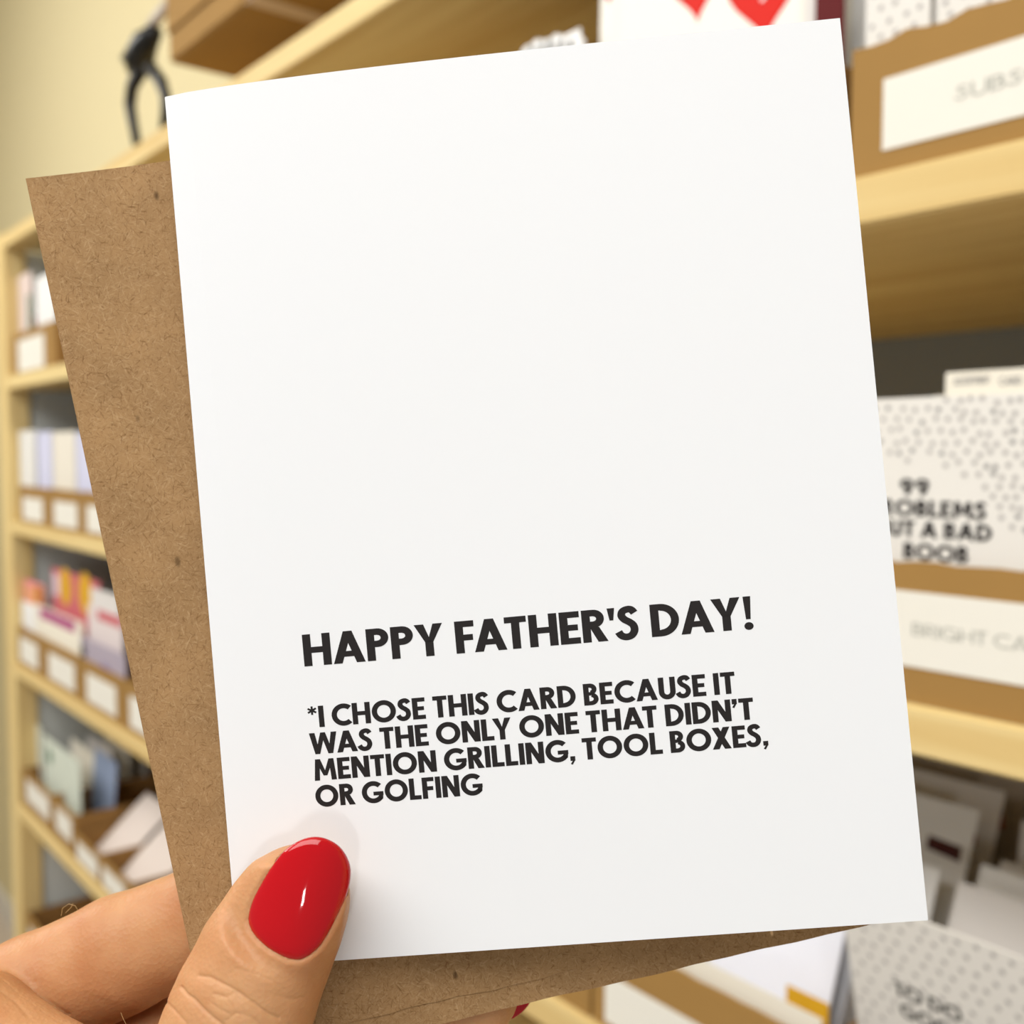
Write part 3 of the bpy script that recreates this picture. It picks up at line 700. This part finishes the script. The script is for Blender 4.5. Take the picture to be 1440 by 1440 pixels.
def chain_field(J, k, zs):
    J = np.array(J); pad = 9
    l = (J[:, :3] - J[:, 3:4]).min(0) - pad; h = (J[:, :3] + J[:, 3:4]).max(0) + pad
    i0 = np.maximum(0, ((l - lo) / H).astype(int)); i1 = np.minimum(dims, ((h - lo) / H).astype(int) + 2)
    X = gx[0][i0[0]:i1[0]].astype(np.float32)[:, None, None]; Y = gx[1][i0[1]:i1[1]].astype(np.float32)[None, :, None]; Zz = (gx[2][i0[2]:i1[2]] * zs).astype(np.float32)[None, None, :]
    f = None
    for a, b in zip(J[:-1], J[1:]):
        A = a[:3] * (1, 1, zs); B = b[:3] * (1, 1, zs); ab = B - A; L2 = ab @ ab
        t = np.clip(((X - A[0]) * ab[0] + (Y - A[1]) * ab[1] + (Zz - A[2]) * ab[2]) / L2, 0, 1)
        d = np.sqrt((X - A[0] - ab[0] * t) ** 2 + (Y - A[1] - ab[1] * t) ** 2 + (Zz - A[2] - ab[2] * t) ** 2) - (a[3] + (b[3] - a[3]) * t)
        f = d if f is None else smin(f, d, k)
    return f, tuple(slice(i0[i], i1[i]) for i in range(3))
for nm, J in chains.items():
    zs = ZS if nm in ('thumb', 'index', 'middle', 'ring', 'pinky') else 1.1
    f, sl = chain_field(J, 1.5, zs)
    kk = {'thumb': 1.0, 'index': 1.0, 'web': 1.4, 'middle': 1.0, 'ring': 1.0, 'pinky': 1.0}.get(nm, 6.0)
    SDF[sl] = smin(SDF[sl], f, kk)
def surface_nets(F, lo, h):
    s = F < 0; nx, ny, nz = F.shape
    c = np.zeros((nx - 1, ny - 1, nz - 1), np.uint8)
    for dx in (0, 1):
        for dy in (0, 1):
            for dz in (0, 1): c += s[dx:nx - 1 + dx, dy:ny - 1 + dy, dz:nz - 1 + dz]
    act = np.argwhere((c > 0) & (c < 8)); ids = np.full(c.shape, -1, np.int64); ids[tuple(act.T)] = np.arange(len(act))
    acc = np.zeros((len(act), 3)); cnt = np.zeros(len(act))
    corners = [(a, b, d) for a in (0, 1) for b in (0, 1) for d in (0, 1)]
    for a in corners:
        for ax in range(3):
            if a[ax] == 1: continue
            b = list(a); b[ax] = 1
            fa = F[act[:, 0] + a[0], act[:, 1] + a[1], act[:, 2] + a[2]]; fb = F[act[:, 0] + b[0], act[:, 1] + b[1], act[:, 2] + b[2]]
            mk_ = (fa < 0) != (fb < 0); t = np.where(mk_, fa / np.where(mk_, fa - fb, 1), 0)
            p = np.tile(np.array(a, float), (len(act), 1)); p[:, ax] += t
            acc[mk_] += p[mk_]; cnt[mk_] += 1
    V = lo + h * (act + acc / cnt[:, None]); quads = []
    for ax in range(3):
        sl0 = [slice(None)] * 3; sl1 = [slice(None)] * 3; sl0[ax] = slice(0, -1); sl1[ax] = slice(1, None)
        e = np.argwhere(s[tuple(sl0)] != s[tuple(sl1)])
        o1, o2 = [(1, 2), (2, 0), (0, 1)][ax]
        e = e[(e[:, o1] > 0) & (e[:, o2] > 0) & (e[:, o1] < F.shape[o1] - 1) & (e[:, o2] < F.shape[o2] - 1)]
        def g(d1, d2):
            q = e.copy(); q[:, o1] -= d1; q[:, o2] -= d2; return ids[tuple(q.T)]
        Q = np.stack([g(1, 1), g(0, 1), g(0, 0), g(1, 0)], 1)
        fl = ~s[tuple(e.T)]; Q[fl] = Q[fl][:, ::-1]; quads.append(Q)
    return V, np.concatenate(quads)
HV, HQ = surface_nets(SDF, lo, H)
def px_of(V): return 720 + 1440 * V[:, 0] / V[:, 2], 720 - 1440 * V[:, 1] / V[:, 2]
def smooth_pass(V, Q, it, lam=.5):
    e = np.concatenate([Q[:, [0, 1]], Q[:, [1, 2]], Q[:, [2, 3]], Q[:, [3, 0]]]); e = np.concatenate([e, e[:, ::-1]])
    n = np.bincount(e[:, 0], minlength=len(V))
    for _ in range(it):
        s_ = np.stack([np.bincount(e[:, 0], V[e[:, 1], k], len(V)) for k in range(3)], 1) / np.maximum(n, 1)[:, None]
        V = V + lam * (s_ - V)
    return V
HV = smooth_pass(HV, HQ, 4)

# thumbnail outline, measured, as a closed polygon
NAIL = np.array([(446.5, 1176.7), (464, 1181.5), (478, 1191), (488, 1205), (493, 1220), (493, 1235), (491, 1247), (486, 1263), (478, 1280), (469.5, 1298), (460, 1315), (451, 1329), (441, 1339), (430, 1346.5), (417.5, 1350),
                 (404, 1347.5), (391, 1341.7), (378, 1334), (365, 1323), (355.5, 1312), (350, 1300), (349, 1290), (351, 1279), (357, 1262), (366, 1245), (376.5, 1227), (388.5, 1209.7), (399, 1197), (412, 1187), (429, 1179)], float)
# densify
def dens(P, n=4):
    out = []
    for i in range(len(P)):
        p0, p1, p2, p3 = P[i - 1], P[i], P[(i + 1) % len(P)], P[(i + 2) % len(P)]
        for k in range(n):
            t = k / n; out.append(.5 * ((2 * p1) + (p2 - p0) * t + (2 * p0 - 5 * p1 + 4 * p2 - p3) * t * t + (3 * p1 - p0 - 3 * p2 + p3) * t ** 3))
    return np.array(out)
NAIL = dens(NAIL)
def seg_dist(px, py, P, closed=True):
    Q = np.roll(P, -1, 0) if closed else P[1:]; A = P if closed else P[:-1]
    d = np.full(len(px), 1e9); par = np.zeros(len(px), bool)
    for a, b in zip(A, Q):
        ab = b - a; t = np.clip(((px - a[0]) * ab[0] + (py - a[1]) * ab[1]) / max(ab @ ab, 1e-9), 0, 1)
        d = np.minimum(d, np.hypot(px - a[0] - ab[0] * t, py - a[1] - ab[1] * t))
        if closed and a[1] != b[1]:
            c = (a[1] > py) != (b[1] > py); xx = a[0] + (py - a[1]) / (b[1] - a[1]) * ab[0]
            par ^= c & (px < xx)
    return np.where(par, -d, d) if closed else d
NC = np.array([421.0, 1264.0]); na = np.array([.245, -.9695]); nt_ = np.array([.9695, .245])
def nail_depth(px, py):
    s_ = ((px - NC[0]) * na[0] + (py - NC[1]) * na[1]) * .102; t = ((px - NC[0]) * nt_[0] + (py - NC[1]) * nt_[1]) * .102
    return 146.75 + .058 * t ** 2 + .0092 * np.clip(s_ + 9, 0, None) ** 2 - .55
px, py = px_of(HV)
near = (px > 250) & (px < 560) & (py > 1120) & (py < 1440) & (HV[:, 2] < 155.2)
sd = np.full(len(HV), 1e3); sd[near] = seg_dist(px[near], py[near], NAIL)
nd = nail_depth(px, py)
s_al = ((px - NC[0]) * na[0] + (py - NC[1]) * na[1]) * .102
# inside: flesh sits under the plate; around it a soft fold
tgt_in = nd + .45
w_out = np.clip(1 - (sd - 0) / 44, 0, 1) * np.clip((6.5 - s_al) / 3.5, 0, 1); w_out = w_out * w_out * (3 - 2 * w_out)
newz = HV[:, 2].copy()
ins = near & (sd < 0)
newz[ins] = np.where(s_al[ins] > 4, np.maximum(newz[ins], tgt_in[ins] + .15), np.where(newz[ins] < tgt_in[ins] + 3, tgt_in[ins], newz[ins]))
fold = near & (sd >= 0) & (sd < 44)
fz = nd + .34 - .42 * np.clip(sd / 7, 0, 1) + .10 * np.clip((sd - 5) / 8, 0, 5)
newz[fold] = newz[fold] * (1 - w_out[fold]) + np.maximum(fz[fold], newz[fold] - 3) * w_out[fold]
sc_ = newz / HV[:, 2]; HV = HV * sc_[:, None]
HV[near] = HV[near]
# knuckle and palm creases (real grooves): (polyline px, depth mm, half width px)
# finer mesh where the camera comes close
px, py = px_of(HV); fc = HQ
fm = (px[fc].mean(1) > -20) & (px[fc].mean(1) < 500) & (py[fc].mean(1) > 1190) & (py[fc].mean(1) < 1470) & (HV[fc][:, :, 2].mean(1) < 172)
bm = bmesh.new()
bv = [bm.verts.new(v) for v in HV]
bf = [bm.faces.new([bv[i] for i in f]) for f in HQ]
es = list({e for f, k in zip(bf, fm) if k for e in f.edges})
bmesh.ops.subdivide_edges(bm, edges=es, cuts=1, use_grid_fill=True)
bm.normal_update(); bm.verts.index_update(); bm.verts.ensure_lookup_table()
HV = np.array([v.co[:] for v in bm.verts]); fn = np.array([v.normal[:] for v in bm.verts]); HF = [[v.index for v in f.verts] for f in bm.faces]
bm.free()
CRE = [([(254, 1388), (262, 1398), (272, 1405), (286, 1420), (300, 1432), (316, 1444)], .50, 4.2), ([(280, 1372), (296, 1374), (310, 1382), (325, 1389), (343, 1401), (365, 1417), (378, 1426), (392, 1432)], .42, 3.8), ([(302, 1398), (318, 1402), (330, 1396), (336, 1404)], .20, 3.4),
       ([(232, 1408), (246, 1422), (262, 1440)], .25, 4), ([(330, 1362), (356, 1368), (380, 1378), (400, 1392)], .12, 3.5), ([(390, 1400), (410, 1406), (428, 1402)], .12, 3.5), ([(318, 1436), (332, 1425), (352, 1430), (366, 1440)], .2, 3.6),
       ([(296, 1410), (310, 1420), (322, 1426)], .16, 3.4), ([(14, 1371), (34, 1384), (62, 1404), (95, 1428)], .6, 6), ([(0, 1392), (22, 1408), (40, 1428)], .2, 5), ([(357, 1352), (375, 1358), (395, 1366)], .06, 4)]
me = bpy.data.meshes.new('hand')
if (fn * (HV - HV.mean(0))).sum(1).mean() < 0: fn = -fn
px, py = px_of(HV); front = (fn[:, 2] < .1)
disp = np.zeros(len(HV))
for P, dep, hw in CRE:
    P = np.array(P, float); bb = front & (px > P[:, 0].min() - 40) & (px < P[:, 0].max() + 40) & (py > P[:, 1].min() - 40) & (py < P[:, 1].max() + 40)
    d = np.full(len(HV), 1e3); d[bb] = seg_dist(px[bb], py[bb], P, closed=False)
    disp -= dep * .50 * np.exp(-(d / (hw * .5)) ** 2) + dep * .30 * np.exp(-(d / (hw * 2.0)) ** 2)
HV = HV + fn * disp[:, None]
def to_world(V): return CAM + (V[:, :1] * RT + V[:, 1:2] * UP + V[:, 2:3] * FW) / 1000
WV = to_world(HV); org = CAM + camp(0, 0, 0) * 0 + ray(-420, 2300) * .178
me.from_pydata((WV - org).tolist(), [], HF); me.materials.append(SKIN)
me.polygons.foreach_set('use_smooth', [True] * len(me.polygons)); me.update()
bm = bmesh.new(); bm.from_mesh(me); bmesh.ops.recalc_face_normals(bm, faces=bm.faces); bm.to_mesh(me); bm.free()
hand = bpy.data.objects.new('hand', me); C.objects.link(hand); hand.location = org
tag(hand, 'left hand with red painted nails pinching the card and envelope', 'hand')

REDN = mat('red_nail_polish', s2l((184, 0, 14)), .07, .35, coat=.35)
def nail_mesh(name, outline, depthf, thick, side, tuck=.25):
    """plate over the outline: concentric rings, domed, rounded rim"""
    c = outline.mean(0); rings = [0.0, .2, .4, .58, .74, .86, .94, .98, 1.0]; V = []; F = []; n = len(outline)
    for r in rings:
        for p in outline:
            x, y = c + (p - c) * r; z = depthf(np.array([x]), np.array([y]))[0]
            edge = max(0, (r - .86) / .14); z += side * thick * (1 - math.sqrt(max(0, 1 - edge ** 2))) * .9
            V.append(((x - 720) / 1440 * z, -(y - 720) / 1440 * z, z))
    base = len(V)
    for p in outline:
        x, y = c + (p - c) * .985; z = depthf(np.array([x]), np.array([y]))[0] + side * (thick + tuck)
        V.append(((x - 720) / 1440 * z, -(y - 720) / 1440 * z, z))
    nr = len(rings)
    for i in range(nr):
        for k in range(n):
            F.append((i * n + k, i * n + (k + 1) % n, (i + 1) * n + (k + 1) % n, (i + 1) * n + k))
    F.append(tuple(base + k for k in range(n)))
    WVn = to_world(np.array(V)) - org
    o = me_obj(name, WVn, F, REDN, hand, smooth=True)
    bm = bmesh.new(); bm.from_mesh(o.data); bmesh.ops.remove_doubles(bm, verts=bm.verts, dist=1e-7); bmesh.ops.recalc_face_normals(bm, faces=bm.faces)
    for f in bm.faces:
        if len(f.verts) > 8: f.smooth = False
    bm.to_mesh(o.data); bm.free()
    return o
tn = nail_mesh('fingernail', NAIL, nail_depth, .45, 1)
tn['label'] = 'glossy red thumbnail'
mc = np.array([690.0, 1392.0])
el = np.array([mc + (61 * math.cos(a) * math.cos(-.12) - 49 * math.sin(a) * math.sin(-.12), 61 * math.cos(a) * math.sin(-.12) + 49 * math.sin(a) * math.cos(-.12)) for a in np.linspace(0, 2 * math.pi, 40, endpoint=False)])
nail_mesh('fingernail', el, lambda x, y: 180.6 - .045 * (((y - mc[1]) * .12) ** 2), .5, -1)['label'] = 'red nail tip of the middle finger'
# a few fine hairs on the index finger
hm = mat('fine_hair', s2l((190, 160, 110)), .5, .4)
mb = MB()
for pts in ([(86, 1288), (88, 1277), (97, 1271), (106, 1274), (110, 1281)], [(92, 1284), (100, 1276), (103, 1270)], [(53, 1312), (51, 1306), (56, 1302)], [(170, 1424), (173, 1432), (177, 1440)]):
    mb.tube([Vector(CAM + ray(x, y) * (.1775 if y < 1400 else .1640) - org) for x, y in pts], .00004, 5)
mb.build('fine_hair', hm, hand)
